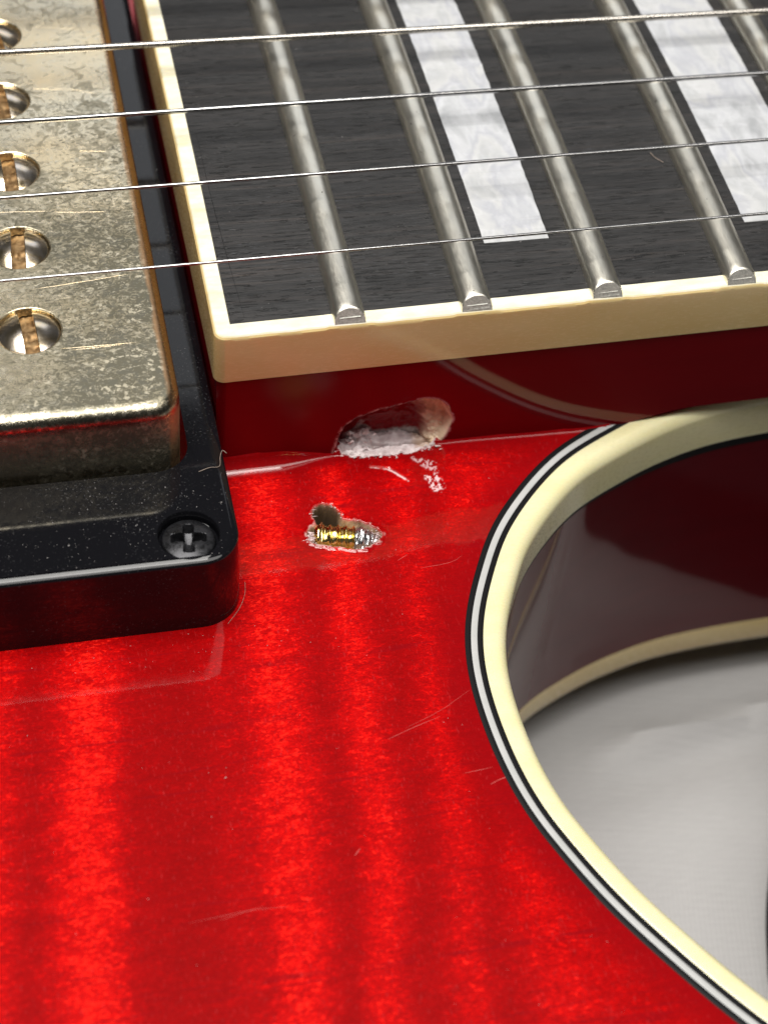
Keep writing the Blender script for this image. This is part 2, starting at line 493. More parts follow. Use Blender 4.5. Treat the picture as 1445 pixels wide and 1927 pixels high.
def mat_plain(name, c, rough=0.5, spec=0.5, alpha=1.0):
    t = NT(name)
    a = t.noise(t.co((2, 2, 2)), 1.0, 3.0)
    base = t.mix(a, tuple(q * .85 for q in c), tuple(min(1, q * 1.15) for q in c))
    t.p(Base_Color=base, Roughness=rough, Specular_IOR_Level=spec, Alpha=alpha)
    return t.mat


def mat_cloth():
    t = NT('grey_satin_cloth')
    c = t.co((1, 1, 1), rot=(0, 0, 0.22))
    x, y, z = sep(t, c)[:3]
    wob = t.noise(t.co((.08, .5, .1)), 1.0, 3.0)
    yy = t.math('ADD', y, t.math('MULTIPLY', wob, 0.7))
    weave = t.math('SINE', t.math('MULTIPLY', yy, 2 * math.pi / 0.85))
    weft = t.math('SINE', t.math('MULTIPLY', x, 2 * math.pi / 0.5))
    th = t.noise(t.co((0.5, 3.5, 1), rot=(0, 0, 0.22)), 1.0, 4.0, 0.65)
    bigv = t.noise(t.co((0.05, 0.05, 0.05)), 1.0, 3.0)
    base = t.mix(th, (0.37, 0.368, 0.365), (0.48, 0.476, 0.47))
    base = t.mix(t.math('MULTIPLY', bigv, 0.25), base, (0.43, 0.395, 0.40))
    h = t.math('ADD', t.math('MULTIPLY', weave, .22), t.math('ADD', t.math('MULTIPLY', weft, .2), th))
    t.p(Base_Color=base, Roughness=0.5, Specular_IOR_Level=0.4, Sheen_Weight=0.25, Sheen_Roughness=0.4, Normal=t.bump(h, 0.35, 0.10))
    return t.mat


M_TOP = mat_red_top()
M_NECK = mat_red_side('dark_cherry_neck_lacquer', (0.185, 0.0009, 0.0040), (0.145, 0.0007, 0.0032))
M_SIDE = mat_red_side('dark_cherry_side_lacquer', (0.125, 0.0008, 0.0050), (0.09, 0.0006, 0.0038))
M_CREAM = mat_plastic('cream_binding_plastic', (0.85, 0.785, 0.45), (0.87, 0.81, 0.51), 0.28, 0.5, 0.15)
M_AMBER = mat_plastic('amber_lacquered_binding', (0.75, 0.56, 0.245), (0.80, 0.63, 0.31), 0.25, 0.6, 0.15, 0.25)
M_SCRAPED = mat_plastic('scraped_binding_top', (0.90, 0.82, 0.55), (0.92, 0.88, 0.74), 0.4, 0.1, 0.1, 1.2)
M_BLACKP = mat_plain('black_purfling', (0.006, 0.006, 0.007), 0.5, 0.15)
M_WHITEP = mat_plastic('white_purfling', (0.46, 0.47, 0.46), (0.51, 0.51, 0.505), 0.45, 0.0)
M_RING = mat_black_plastic()
M_EBONY = mat_ebony()
M_PEARL = mat_pearl()
M_FRET = mat_fret()
M_FILED = mat_metal('filed_fret_end', (0.42, 0.42, 0.38), (0.62, 0.61, 0.56), 0.5, 5.0, 0.5, 0.55)
M_COVER = mat_cover()
M_POLE = mat_metal('gold_plated_screw', (0.90, 0.72, 0.44), (0.84, 0.76, 0.68), 0.13, 0.5, 0.08)
M_SLOT = mat_metal('bare_brass_slot', (0.34, 0.20, 0.09), (0.52, 0.35, 0.18), 0.42, 1.6, 0.5)
M_BLKSCREW = mat_metal('black_screw', (0.016, 0.016, 0.018), (0.034, 0.034, 0.038), 0.22, 2.0, 0.25, 0.6)
M_STEEL = mat_metal('plain_string_steel', (0.36, 0.355, 0.35), (0.48, 0.475, 0.47), 0.10, 2.0, 0.15, 1.0, 0.08)
M_WOUND = mat_metal('wound_string_nickel', (0.46, 0.43, 0.39), (0.58, 0.55, 0.50), 0.20, 2.0, 0.1)
M_BRASS = mat_metal('bright_brass', (0.86, 0.66, 0.20), (0.93, 0.79, 0.36), 0.15, 1.6, 0.35)
M_TIN = mat_metal('silver_solder', (0.62, 0.63, 0.65), (0.80, 0.80, 0.82), 0.22, 2.2, 0.8)
M_CHIP = mat_plain('chipped_lacquer', (0.72, 0.56, 0.56), 0.4)
M_DUST = mat_plain('dust', (0.33, 0.31, 0.30), 0.8)
M_LINT = mat_plain('lint', (0.42, 0.33, 0.27), 0.7)
M_SCR = mat_plain('scratch_in_lacquer', (0.50, 0.07, 0.065), 0.5)
M_CLOTH = mat_cloth()
M_GOLDLINE = mat_metal('scratched_plating', (0.80, 0.62, 0.36), (0.74, 0.62, 0.44), 0.3, 1.0)

# ------------------------------------------------------------------ shared measures
L_SC = 628.6
D22 = L_SC * 2 ** (-22 / 12)
FRET_X = {n: D22 * 0 + (L_SC * 2 ** (-n / 12) - D22) for n in range(14, 23)}   # x of each fret; fret 22 at 0, nut toward +x
WFB = 56.55
XEND = -10.9
Z_SIDE_TOP, Z_SIDE_BOT = -1.14, -6.1


def zfb(y):
    return -y * y / 700.0


def yedge(x):
    return -(WFB / 2 - 0.0155 * x)


def ztop(x, y):
    x, y = np.asarray(x, float), np.asarray(y, float)
    return -16.4 + 0.55 * sm(20, 33, x) - 0.00016 * np.clip(-45 - y, 0, 200) ** 2 - 0.00016 * np.clip(y - 45, 0, 200) ** 2


# ================================================================== cloth
g = []
n = 110
ax = np.concatenate([np.linspace(-420, -30, 40), np.linspace(-25, 95, 100), np.linspace(105, 420, 40)])
ay = np.concatenate([np.linspace(-420, -125, 40), np.linspace(-120, 20, 100), np.linspace(30, 420, 40)])
XX, YY = np.meshgrid(ax, ay, indexing='ij')
ZZ = -62.0 + 0.0 * XX
ripple = npnoise(XX * 0.6 + YY * 0.25, YY * 1.0 - XX * 0.3, 0.03, 5, 2) * 0.7 + 0.35 * npnoise(XX, YY, 0.05, 6, 2)
fold = 0.55 * np.exp(-((YY + 32.5 - 0.10 * (XX - 40) - 0.004 * (XX - 35) ** 2 * -1) / 1.6) ** 2)
mask = sm(14, 26, XX) * sm(-112, -100, YY) if False else 1.0
ZZ = ZZ + np.clip(ripple * 0.55, -0.6, 0.0) + fold * sm(15, 25, XX) * sm(120, 90, XX) * 0 + 1.5 * np.exp(-((YY + 32.3 - 0.10 * (XX - 40)) / 1.7) ** 2) * sm(26, 36, XX) - 0.4 * np.exp(-((YY + 36.5 - 0.18 * (XX - 40)) / 2.0) ** 2) * sm(22, 32, XX)
mb = MB()
mb.grid([[(XX[i, j], YY[i, j], ZZ[i, j]) for j in range(len(ay))] for i in range(len(ax))], flip=True)
under = [[(x, y, -64.0) for y in (-420, 420)] for x in (-420, 420)]
mb.grid(under)
for e in range(2):
    ex = (-420, 420)[e]
    mb.grid([[(ex, y, ZZ[-e, j]) for j, y in enumerate(ay)], [(ex, y, -64.0) for y in ay]], flip=bool(e))
    mb.grid([[(x, ex, ZZ[i, -e]) for i, x in enumerate(ax)], [(x, ex, -64.0) for x in ax]], flip=not e)
cloth = mb.build('cloth', M_CLOTH)
cloth['label'] = 'pale grey satin cloth with fine ribbed weave spread under the guitar'
cloth['category'] = 'cloth'

# ================================================================== the guitar
guitar = bpy.data.objects.new('electric_guitar', None)
col.objects.link(guitar)
guitar.empty_display_size = 0.02
guitar['label'] = 'red flame-top electric guitar with cream binding and two chipped gouges by the neck'
guitar['category'] = 'guitar'

# ---------------------------------------------------------------- outline of the body
RIM = [(110, -22.2), (80, -22.4), (60, -22.5), (45, -22.7), (36, -23.5), (31.5, -24.5), (27.2, -25.8), (23.5, -27.4), (20.01, -29.08), (17.09, -31.22), (14.45, -33.76),
       (12.33, -36.13), (10.63, -38.43), (8.96, -41.65), (7.7, -44.22), (6.63, -46.96), (5.88, -50.05), (5.56, -52.95), (5.55, -55.43),
       (5.71, -58.32), (6.1, -61.54), (7.0, -65.43), (8.40, -68.8), (9.84, -72.05), (11.72, -75.48), (13.42, -78.11), (15.22, -80.89), (17.05, -83.4),
       (19.6, -86.6), (23, -90.2), (27.5, -94.0), (33, -97.2), (38.5, -99.4), (42.5, -102.0), (43.8, -106.0), (41.5, -110.5), (36, -114.5), (25, -119), (8, -123), (-15, -126), (-45, -127), (-85, -124), (-130, -116)]


def catmull(P, step=0.45):
    P = [np.array(p, float) for p in P]
    P = [2 * P[0] - P[1]] + P + [2 * P[-1] - P[-2]]
    out = []
    for i in range(1, len(P) - 2):
        a, b, c, d = P[i - 1], P[i], P[i + 1], P[i + 2]
        nn = max(2, int(np.linalg.norm(c - b) / step))
        for k in range(nn):
            t = k / nn
            out.append(0.5 * (2 * b + (c - a) * t + (2 * a - 5 * b + 4 * c - d) * t * t + (3 * b - a - 3 * c + d) * t ** 3))
    out.append(P[-2])
    return np.array(out)


rim = catmull(RIM)
for _ in range(30):
    rim[1:-1] = 0.25 * rim[:-2] + 0.5 * rim[1:-1] + 0.25 * rim[2:]
tan = np.gradient(rim, axis=0)
tan /= np.linalg.norm(tan, axis=1)[:, None]
nor = np.c_[-tan[:, 1], tan[:, 0]]      # left of travel = out of the body (the cutaway side)
for _ in range(20):
    nor[1:-1] = 0.25 * nor[:-2] + 0.5 * nor[1:-1] + 0.25 * nor[2:]
nor /= np.linalg.norm(nor, axis=1)[:, None]


def off(d):
    return rim + nor * d


rim_poly = [tuple(p) for p in off(0.9)[::2]] + [(-130, 105), (110, 105)]

# damage on the top: the pit with the screw, the crushed lip of the gouge and flaked spots
PIT = [(-4.45, -36.7), (-4.1, -36.0), (-3.45, -35.6), (-3.62, -34.7), (-3.2, -33.85), (-2.5, -33.55), (-1.75, -33.8), (-1.35, -34.6), (-1.0, -35.5), (0.2, -35.9), (1.0, -36.4),
       (1.85, -37.55), (1.35, -38.2), (0.2, -38.85), (-0.9, -38.75), (-1.9, -38.35), (-3.2, -38.05), (-4.2, -37.6)]
LIP = [(0.0, -25.1), (0.1, -28.1), (0.8, -28.5), (1.8, -28.75), (3.4, -28.95), (5.0, -28.9), (6.5, -28.7), (7.6, -28.4), (8.4, -28.1), (9.0, -27.6), (9.0, -25.1)]
FLAKE1 = [(6.2, -29.5), (7.0, -29.6), (8.3, -30.4), (7.9, -31.3), (7.2, -30.9), (6.6, -30.3)]
FLAKE2 = [(6.7, -31.7), (7.6, -31.6), (8.2, -32.2), (8.4, -33.0), (7.7, -33.7), (7.1, -33.3), (6.9, -32.6)]

fx = np.arange(-5.6, 10.6, 0.085)
gx = np.unique(np.round(np.concatenate([np.linspace(-130, -62, 18), np.arange(-60, -5.6, 0.6), fx, np.arange(10.7, 34, 0.33), np.linspace(35, 110, 26)]), 4))
gy = np.unique(np.round(np.concatenate([np.linspace(-128, -92, 22), np.arange(-90, -39.5, 0.45), np.arange(-39.4, -25.0, 0.085), np.linspace(-24, 105, 24)]), 4))
X, Y = np.meshgrid(gx, gy, indexing='ij')
Z = ztop(X, Y)
# roll off a little at the rim
dr = -sdpoly(X, Y, [tuple(p) for p in off(0.0)[::3]] + [(-130, 105), (110, 105)])
Z -= 0.40 * (1 - sm(-0.5, 7.0, dr)) + 0.08 * (1 - sm(-0.5, 1.2, dr))
# lacquer fillet where the top meets the neck
yw = yedge(X) + 0.12
dw = yw - Y
RF = 1.4 - 1.1 * sm(-5.5, -0.5, X)
fil = np.where(X > XEND - 1.5, 1.0, 0.0) * np.clip(RF - dw, 0, RF)
Z += np.where(dw < RF, RF - np.sqrt(np.clip(RF ** 2 - fil ** 2, 0, None)), 0)
N1 = npnoise(X, Y, 1.1, 11, 3)
N2 = npnoise(X, Y, 3.2, 12, 3)
N3 = npnoise(X, Y, 6.0, 13, 2)
attr = np.zeros(X.shape + (4,), np.float32)


def paint(mask, colr):
    m = np.clip(mask, 0, 1)
    a0 = attr[..., 3]
    na = a0 + m * (1 - a0)
    w = np.where(na > 1e-6, m / np.maximum(na, 1e-6), 0)
    for k in range(3):
        ck = colr[k] if not hasattr(colr[k], 'shape') else colr[k]
        attr[..., k] = attr[..., k] * (1 - w) + ck * w
    attr[..., 3] = na


sd = sdpoly(X, Y, PIT) + 0.16 * N1 + 0.10 * N2
hole = np.hypot(X + 2.45, Y + 34.75)
depth = 0.95 * sm(0.02, -0.5, sd) + 4.0 * sm(1.02, 0.72, hole + 0.10 * N2)
depth = np.minimum(depth, 4.4)
lipz = 0.14 * np.exp(-((sd - 0.10) / 0.16) ** 2) * (0.6 + 0.9 * np.abs(N2))
Z = Z - depth * (1 + 0.12 * N2) + lipz + 0.16 * N3 * sm(0.1, -0.2, sd)
paint(sm(0.20, 0.02, sd + 0.24 * N2 + .12 * N3) * sm(-.35, .3, N1 + .5 * N3 + .15) * (0.30 + 0.55 * np.maximum(sm(-36.9, -37.7, Y), sm(-3.4, -4.1, X))), (0.66 + 0.16 * N2, 0.42 + 0.16 * N2, 0.40 + 0.16 * N2))
paint(sm(0.02, -0.12, sd), (0.30 + 0.25 * N2, 0.20 + 0.18 * N2, 0.13 + 0.13 * N2))  # pit floor colour darkened to add shadow depth
paint(sm(1.25, 0.95, hole + .1 * N2), (0.14 + 0.08 * N1, 0.095 + 0.06 * N1, 0.06 + .04 * N1))  # wood in the hole painted darker still for its shade
halo = sm(0.75, 0.25, sd) * sm(0.30, 0.55, N2 * .5 + .5) * 0.35

F1 = npnoise(X * .42, Y * 1.3, 1.3, 41, 3)
F2 = npnoise(X * .5, Y * 1.5, 3.4, 42, 3)
sl = sdpoly(X, Y, LIP) + 0.50 * N1 + 0.16 * N2
near = sm(-31, -29.5, Y)
flr = sm(0.0, -0.4, sl)
crk = np.exp(-((Y + 27.35 + 0.05 * (X - 4) + 0.20 * N1) / 0.16) ** 2) * sm(2.6, 3.6, X) * sm(8.4, 7.4, X)
hump = np.exp(-((X - 2.2) / 0.9) ** 2) * sm(-28.2, -26.6, Y)
Z = Z + flr * (-0.40 + 0.45 * F1 + 0.22 * F2 + 0.10 * N2 - 1.1 * crk + 1.3 * hump * (0.7 + 0.6 * N2)) + 0.12 * np.exp(-((sl - 0.05) / 0.2) ** 2) * (0.3 + np.abs(N3)) * near
paint(sm(0.10, -0.05, sl), (0.80 + 0.26 * F2 + .18 * N2, 0.70 + 0.28 * F2 + .18 * N2, 0.70 + 0.28 * F2 + .18 * N2))
paint(flr * crk * .8, (0.22 + 0 * N1, 0.17 + 0 * N1, 0.16 + 0 * N1))
paint(flr * sm(6.4, 7.6, X + .8 * N1) * .8, (0.60 + .2 * N2, 0.44 + .18 * N2, 0.32 + .15 * N2))
for FL, amt in ((FLAKE1, 0.62), (FLAKE2, 0.85)):
    s_ = sdpoly(X, Y, FL) + 0.25 * N1 + 0.2 * N2
    k_ = sm(0.1, -0.1, s_) * sm(-0.12, 0.12, N3 + 0.3 * N2 - 0.02)
    Z = Z + 0.05 * k_
    paint(k_ * amt, (0.85, 0.60, 0.62))
# curved scratch from the gouge
cs = np.hypot(0, 0)
for (a, b, wd) in (((2.3, -29.95), (3.9, -30.45), .10), ((3.9, -30.45), (5.25, -31.95), .13)):
    ex, ey = b[0] - a[0], b[1] - a[1]
    tt = np.clip(((X - a[0]) * ex + (Y - a[1]) * ey) / (ex * ex + ey * ey), 0, 1)
    dd = np.hypot(X - a[0] - tt * ex, Y - a[1] - tt * ey) + 0.06 * N2
    Z = Z - 0.06 * sm(0.3, 0.0, dd)
    paint(sm(wd, wd * .4, dd) * sm(-0.2, 0.3, N1 + .25), (0.82, 0.55, 0.55))
burst = np.maximum(sm(3.4, 0.2, dr + 0.5 * N1), sm(2.0, 0.2, dw + 0.4 * N1) * (X > -11))  # flame fades and the red deepens toward rim and neck
inside = sdpoly(X, Y, rim_poly) < 0
mb = MB()
idx = -np.ones(X.shape, int)
keep = inside
q = keep[:-1, :-1] & keep[1:, :-1] & keep[1:, 1:] & keep[:-1, 1:]
used = np.zeros(X.shape, bool)
for sl_ in ((slice(None, -1), slice(None, -1)), (slice(1, None), slice(None, -1)), (slice(1, None), slice(1, None)), (slice(None, -1), slice(1, None))):
    used[sl_] |= q
idx[used] = np.arange(used.sum())
mb.v = list(zip(X[used].tolist(), Y[used].tolist(), Z[used].tolist()))
I, J = np.nonzero(q)
mb.f = list(zip(idx[I, J].tolist(), idx[I + 1, J].tolist(), idx[I + 1, J + 1].tolist(), idx[I, J + 1].tolist()))
mb.m = [0] * len(mb.f)
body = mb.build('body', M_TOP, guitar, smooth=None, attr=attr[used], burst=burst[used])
body.data.polygons.foreach_set('use_smooth', [True] * len(body.data.polygons))


def rimz(P):
    return ztop(P[:, 0], P[:, 1]) - 0.42


def strip(name, mat, d0, d1, z_lift, zb, rnd, label=None, parent=None):
    """a strip of binding that follows the rim from offset d0 to d1, with its own top and depth"""
    prof = []
    if rnd > 0.3:
        prof += [(d0, 0.0, 0), (d0 + 0.06, 0.03, 0)]
        for k in range(9):
            a = math.pi / 2 * (1 - k / 8)
            prof.append((d1 - rnd + rnd * math.cos(a), -rnd + rnd * math.sin(a) + 0.03, 0))
        prof += [(d1, zb, 1)]
    else:
        prof += [(d0, -0.5, 0), (d0, -0.02, 0), (d0 + 0.05, 0.0, 0), (d1 - 0.05, 0.0, 0), (d1, -0.02, 0), (d1, -0.5, 0)]
    rows = []
    base = rimz(rim)
    drop = 0.0
    for d, z, ab in prof:
        p = off(d)
        zz = base + z + z_lift - 0.10 * max(d - 0.5, 0) if not ab else base + zb
        rows.append([(p[i, 0], p[i, 1], zz[i]) for i in range(len(p))])
    if rnd > 0.3:
        p = off(d0)
        rows.append([(p[i, 0], p[i, 1], base[i] + zb) for i in range(len(p))])
    b = MB()
    b.grid(rows, close_u=True)
    return b.build(name, mat, parent or body, smooth=40, label=label)


strip('purfling_strip', M_BLACKP, -0.02, 0.47, 0.035, -0.5, 0.05, 'inner black purfling line', body)
strip('purfling_strip', M_WHITEP, 0.47, 0.98, 0.042, -0.5, 0.05, 'white purfling line between two black ones', body)
strip('purfling_strip', M_BLACKP, 0.98, 1.46, 0.035, -0.5, 0.05, 'outer black purfling line beside the cream binding', body)
strip('body_binding', M_CREAM, 1.46, 3.45, 0.06, -5.2, 1.15, 'glossy cream top binding', body)


def wall(name, mat, d, z0, z1, nz, bulge=0.0, parent=None, label=None):
    p = off(d)
    base = rimz(rim)
    b = MB()
    rows = []
    for k in range(nz + 1):
        t = k / nz
        zz = (base + z0) * (1 - t) + z1 * t
        pp = rim + nor * (d - bulge * math.sin(math.pi * t))
        rows.append([(pp[i, 0], pp[i, 1], zz[i]) for i in range(len(p))])
    inner = off(d - 4.0)
    rows = [[(inner[i, 0], inner[i, 1], rows[0][i][2]) for i in range(len(p))]] + rows + [[(inner[i, 0], inner[i, 1], rows[-1][i][2]) for i in range(len(p))]]
    b.grid(rows, close_u=True)
    return b.build(name, mat, parent or body, smooth=40, label=label)


wall('purfling_strip', M_BLACKP, 3.42, -5.18, -22.45, 2, 0, body, 'thin black line under the cream binding')
wall('body_side', M_SIDE, 3.36, -5.4, -52.0, 10, 0.0, body)
# back binding: rounded to the back
rows = []
for d, z in ((0.5, -51.98), (3.40, -51.98), (3.44, -52.1), (3.44, -54.9)):
    p = off(d)
    rows.append([(p[i, 0], p[i, 1], z) for i in range(len(p))])
for k in range(1, 7):
    a = math.pi / 2 * k / 6
    p = off(3.44 - 1.2 + 1.2 * math.cos(a))
    rows.append([(p[i, 0], p[i, 1], -54.9 - 1.2 * math.sin(a)) for i in range(len(p))])
p = off(0.5)
rows.append([(p[i, 0], p[i, 1], -56.1) for i in range(len(p))])
b = MB()
b.grid(rows, close_u=True)
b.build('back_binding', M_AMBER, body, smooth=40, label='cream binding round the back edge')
# back: gently bellied, touches the cloth
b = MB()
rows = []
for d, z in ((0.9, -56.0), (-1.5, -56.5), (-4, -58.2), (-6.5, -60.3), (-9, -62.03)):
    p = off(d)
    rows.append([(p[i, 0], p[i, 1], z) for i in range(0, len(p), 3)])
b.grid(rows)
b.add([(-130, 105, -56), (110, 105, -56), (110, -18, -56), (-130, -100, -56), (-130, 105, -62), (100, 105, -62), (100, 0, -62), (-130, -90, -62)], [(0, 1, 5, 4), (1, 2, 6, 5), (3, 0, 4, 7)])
b.build('body_back', mat_plain('dark_back_lacquer', (0.020, 0.003, 0.004), 0.4, 0.3), body, smooth=40)  # red lacquer darkened to paint in the shade under the body
b = MB()
b.add([(-130, -112, -16.9), (-130, 105, -16.9), (110, 105, -16.9), (110, -20, -16.9), (-130, -112, -56), (-130, 105, -56), (110, 105, -56), (110, -20, -56)],
      [(0, 4, 5, 1), (1, 5, 6, 2), (2, 6, 7, 3)])
b.build('body_side', M_SIDE, body, smooth=None)

# ---------------------------------------------------------------- neck with the gouge
GOUGE = [(-0.55, -16.9), (-0.45, -15.0), (0.1, -13.0), (1.2, -12.05), (3.0, -11.45), (5.2, -10.95), (7.0, -10.65), (8.3, -10.9), (9.3, -11.9), (9.85, -13.4), (9.5, -15.1), (8.9, -16.4), (8.3, -17.6), (4.5, -18.6), (1.0, -18.4)]
nx = np.unique(np.round(np.concatenate([np.linspace(-10.65, -1.6, 24), np.arange(-1.5, 11.0, 0.075), np.linspace(11.1, 40, 50), np.linspace(42, 130, 24)]), 4))
nzv = np.unique(np.round(np.concatenate([np.linspace(0, 0.3, 16), np.linspace(0.3, 1, 120)]), 5))
XN, TN = np.meshgrid(nx, nzv, indexing='ij')
zb = -18.4 + 2.95 * sm(18, 33, XN) + 0.2 * sm(33, 60, XN)
ZN = -6.12 + (zb + 6.12) * TN
YN = yedge(XN) + 0.12 + 0 * ZN
YN = YN + 0.35 * (1 - sm(-10.65, -10.2, XN))            # eased end corner
A1, A2, A3 = npnoise(XN, ZN, 0.9, 21, 3), npnoise(XN, ZN, 2.6, 22, 3), npnoise(XN, ZN, 5.5, 23, 2)
sg = sdpoly(XN, ZN, GOUGE) + 0.16 * A1 + 0.07 * A2
dep = 1.95 * sm(0.0, -1.0, sg) * (1 - 0.5 * sm(6.2, 9.2, XN)) + 0.25 * sm(0, -.4, sg) * A1
torn = sm(-15.7, -16.2, ZN + 0.6 * A1 + .3 * A2 - 1.2 * np.exp(-((XN - 2.2) / .8) ** 2)) * sm(0.3, 1.8, XN)
tan_ = sm(6.9, 7.9, XN + 0.7 * A1 + 0.25 * (ZN + 14))
dep = dep * (1 - tan_) + tan_ * (0.25 + 1.7 * np.clip((ZN + 16.8) / 5.5, 0, 1)) * sm(0.0, -0.5, sg)
YN = YN + dep + (0.20 * A2 + 0.14 * A3) * sm(0.0, -0.5, sg) * np.clip(torn + 0.9 * tan_ + 0.25, 0, 1) - 0.06 * np.exp(-((sg - 0.1) / 0.15) ** 2) * np.abs(A2)
ridge = np.exp(-((ZN + 15.4 + 0.05 * (XN - 4)) / 0.22) ** 2) * sm(2, 3.4, XN) * sm(8, 6.5, XN)
YN = YN - 0.0 * ridge
attr = np.zeros(XN.shape + (4,), np.float32)
ins = sm(0.04, -0.12, sg)
paint(ins * 0.75 * (1 - torn) * (1 - tan_) * sm(1.9, 1.2, XN + .3 * A1), (0.035 + 0 * A1, 0.012 + 0 * A1, 0.014 + 0 * A1))     # shade painted into the dark left end
paint(ins * 0.55, (0.34 + .08 * A1, 0.004 + 0 * A1, 0.010 + 0 * A1))
paint(ins * torn * 0.97, (0.60 + 0.22 * A2, 0.55 + 0.22 * A2, 0.53 + 0.22 * A2))
paint(ins * tan_, (0.92 + 0.34 * A2, 0.74 + 0.32 * A2, 0.54 + 0.28 * A2))
paint(np.exp(-((sg - 0.05) / 0.10) ** 2) * sm(-0.1, 0.35, A2 + 0.5 * sm(-13, -17, ZN)) * 0.8, (0.62, 0.30, 0.30))
haze = np.exp(-((XN + 3.4) / 1.2) ** 2 - ((ZN + 9.4) / 2.4) ** 2) * sm(-.3, .5, npnoise(XN, ZN, 0.7, 31, 3))
paint(haze * 0.03, (0.55, 0.34, 0.30))  # faint paint for the blurred reflection of the pit
b = MB()
b.grid([[(XN[i, j], YN[i, j], ZN[i, j]) for j in range(XN.shape[1])] for i in range(XN.shape[0])])
na = XN.size
attr = attr.reshape(-1, 4)
ye, yf = float(YN[0, 0]), 28.3
zz0, zzb = -6.12, -18.4
b.add([(-10.65, ye, zz0), (-10.65, yf, zz0), (-10.65, yf, zzb), (-10.65, ye, zzb)], [(0, 1, 2, 3)])
b.add([(-10.65, ye, zz0), (130, -26, zz0), (130, 26, zz0), (-10.65, yf, zz0)], [(0, 1, 2, 3)])
b.add([(-10.65, yf, zz0), (130, 26, zz0), (130, 26, -15.25), (40, 27.5, -15.25), (-10.65, yf, zzb)], [(0, 1, 2, 3, 4)])
b.add([(130, -26, zz0), (130, 26, zz0), (130, 26, -15.25), (130, -26, -15.25)], [(0, 1, 2, 3)])
b.add([(18, -27.8, -18.4), (33, -27.6, -15.4), (130, -26, -15.25), (130, 26, -15.25), (33, 27.6, -15.4), (18, 27.8, -18.4)], [(0, 1, 4, 5), (1, 2, 3, 4)])
attr = np.vstack([attr, np.zeros((len(b.v) - na, 4), np.float32)])
neck = b.build('neck', M_NECK, guitar, smooth=None, attr=attr)
neck.data.polygons.foreach_set('use_smooth', [i < (XN.shape[0] - 1) * (XN.shape[1] - 1) for i in range(len(neck.data.polygons))])


# torn splinters and crumbs round the two gouges (nobody could count them)
def shards(name, spots, mat, parent, label=None):
    b = MB()
    for (c, r, flat) in spots:
        n_ = 7
        pts = []
        for k in range(n_):
            v = Vector((random.gauss(0, 1), random.gauss(0, 1), random.gauss(0, 1))).normalized() * r * random.uniform(.5, 1.1)
            pts.append((c[0] + v.x * random.uniform(.8, 2.0) * (1.0 if random.random() < .7 else 2.5), c[1] + v.y, c[2] + v.z * flat))
        o = [(0, 1, 2), (0, 2, 3), (0, 3, 4), (0, 4, 1), (5, 2, 1), (5, 3, 2), (5, 4, 3), (5, 1, 4), (6, 1, 2)]
        b.add(pts, o)
    return b.build(name, mat, parent, smooth=None, kind='stuff', label=label)


sp = []
for k in range(60):
    x = random.uniform(0.2, 8.9)
    sp.append(((x, random.uniform(-29.3, -28.3) + 0.5 * abs(x - 4.5) / 4.5 * .6, random.uniform(-16.7, -16.1)), random.uniform(.05, .16), .7))
for k in range(60):
    x = random.uniform(0.8, 3.4)
    t_ = random.random()
    sp.append(((x, random.uniform(-28.2, -26.9), -17 + 2.6 * t_ * t_), random.uniform(.06, .24), 1.5))
shards('splinters', sp, mat_plain('torn_white_fibre', (0.68, 0.61, 0.60), 0.6), neck, 'crumbled white splinters along the lip of the gouge')
sp = []
for k in range(64):
    i = random.randrange(len(PIT))
    t_ = random.random()
    ax_, ay_ = PIT[i]
    bx_, by_ = PIT[(i + 1) % len(PIT)]
    x, y = ax_ + (bx_ - ax_) * t_ + random.gauss(0, .10), ay_ + (by_ - ay_) * t_ + random.gauss(0, .10)
    sp.append(((x, y, -16.38 + random.uniform(-.1, .10)), random.uniform(.04, .12), .8))
for k in range(34):
    sp.append(((random.gauss(-4.05, .25), random.gauss(-36.9, .38), -16.5 + random.uniform(-.2, .25)), random.uniform(.08, .22), .9))
for k in range(16):
    sp.append(((random.gauss(1.35, .25), random.gauss(-37.2, .25), -16.6 + random.uniform(-.1, .2)), random.uniform(.06, .16), .9))
shards('splinters', sp, M_CHIP, body, 'crumbled pale chips round the pit with the screw')

# broken screw stuck in the pit
a0, a1 = Vector((-3.75, -36.5, -17.05)), Vector((1.45, -37.75, -17.15))
path, rad, mi = [], [], []
N_ = 120
for k in range(N_ + 1):
    t_ = k / N_
    q_ = a0.lerp(a1, t_)
    s_ = t_ * 5.6
    thread = 0.5 + 0.5 * math.cos(2 * math.pi * s_ / 0.70 + .8 * vnoise(s_ * .9, 4.0))
    r_ = 1.10 + (0.17 + .08 * vnoise(s_ * 1.3, 7.0)) * thread ** 2.2 + 0.05 * vnoise(s_ * 3, 1.0)
    if t_ > .64:
        r_ = (1.14 - 0.62 * ((t_ - .64) / .36) ** 2.2) + 0.10 * vnoise(s_ * 4, 3.0)
    if t_ < .06:
        r_ *= 0.55 + 0.45 * t_ / .06
    path.append(q_)
    rad.append(r_)
b = MB()
L_ = []
dirv = (a1 - a0).normalized()
u_ = dirv.cross(Vector((0, 0, 1))).normalized()
w_ = u_.cross(dirv)
for k in range(N_ + 1):
    ring = []
    for j in range(28):
        a = 2 * math.pi * j / 28
        sh_ = 0.30 * math.sin(a - .6) if k / N_ < .64 else 0.0
        kk = min(N_, max(0, int(k + sh_ * 8)))
        rr = rad[kk] * (1 + 0.11 * vnoise(math.cos(a) * 2 + 5, math.sin(a) * 2, k * .09)) + (0.16 * vnoise(math.cos(a) * 3, math.sin(a) * 3 + 2, k * .2) if k / N_ > .62 else 0.0)
        ring.append(tuple(path[k] + rr * (math.cos(a) * u_ + math.sin(a) * w_)))
    L_.append(ring)
cut = int(N_ * .64)
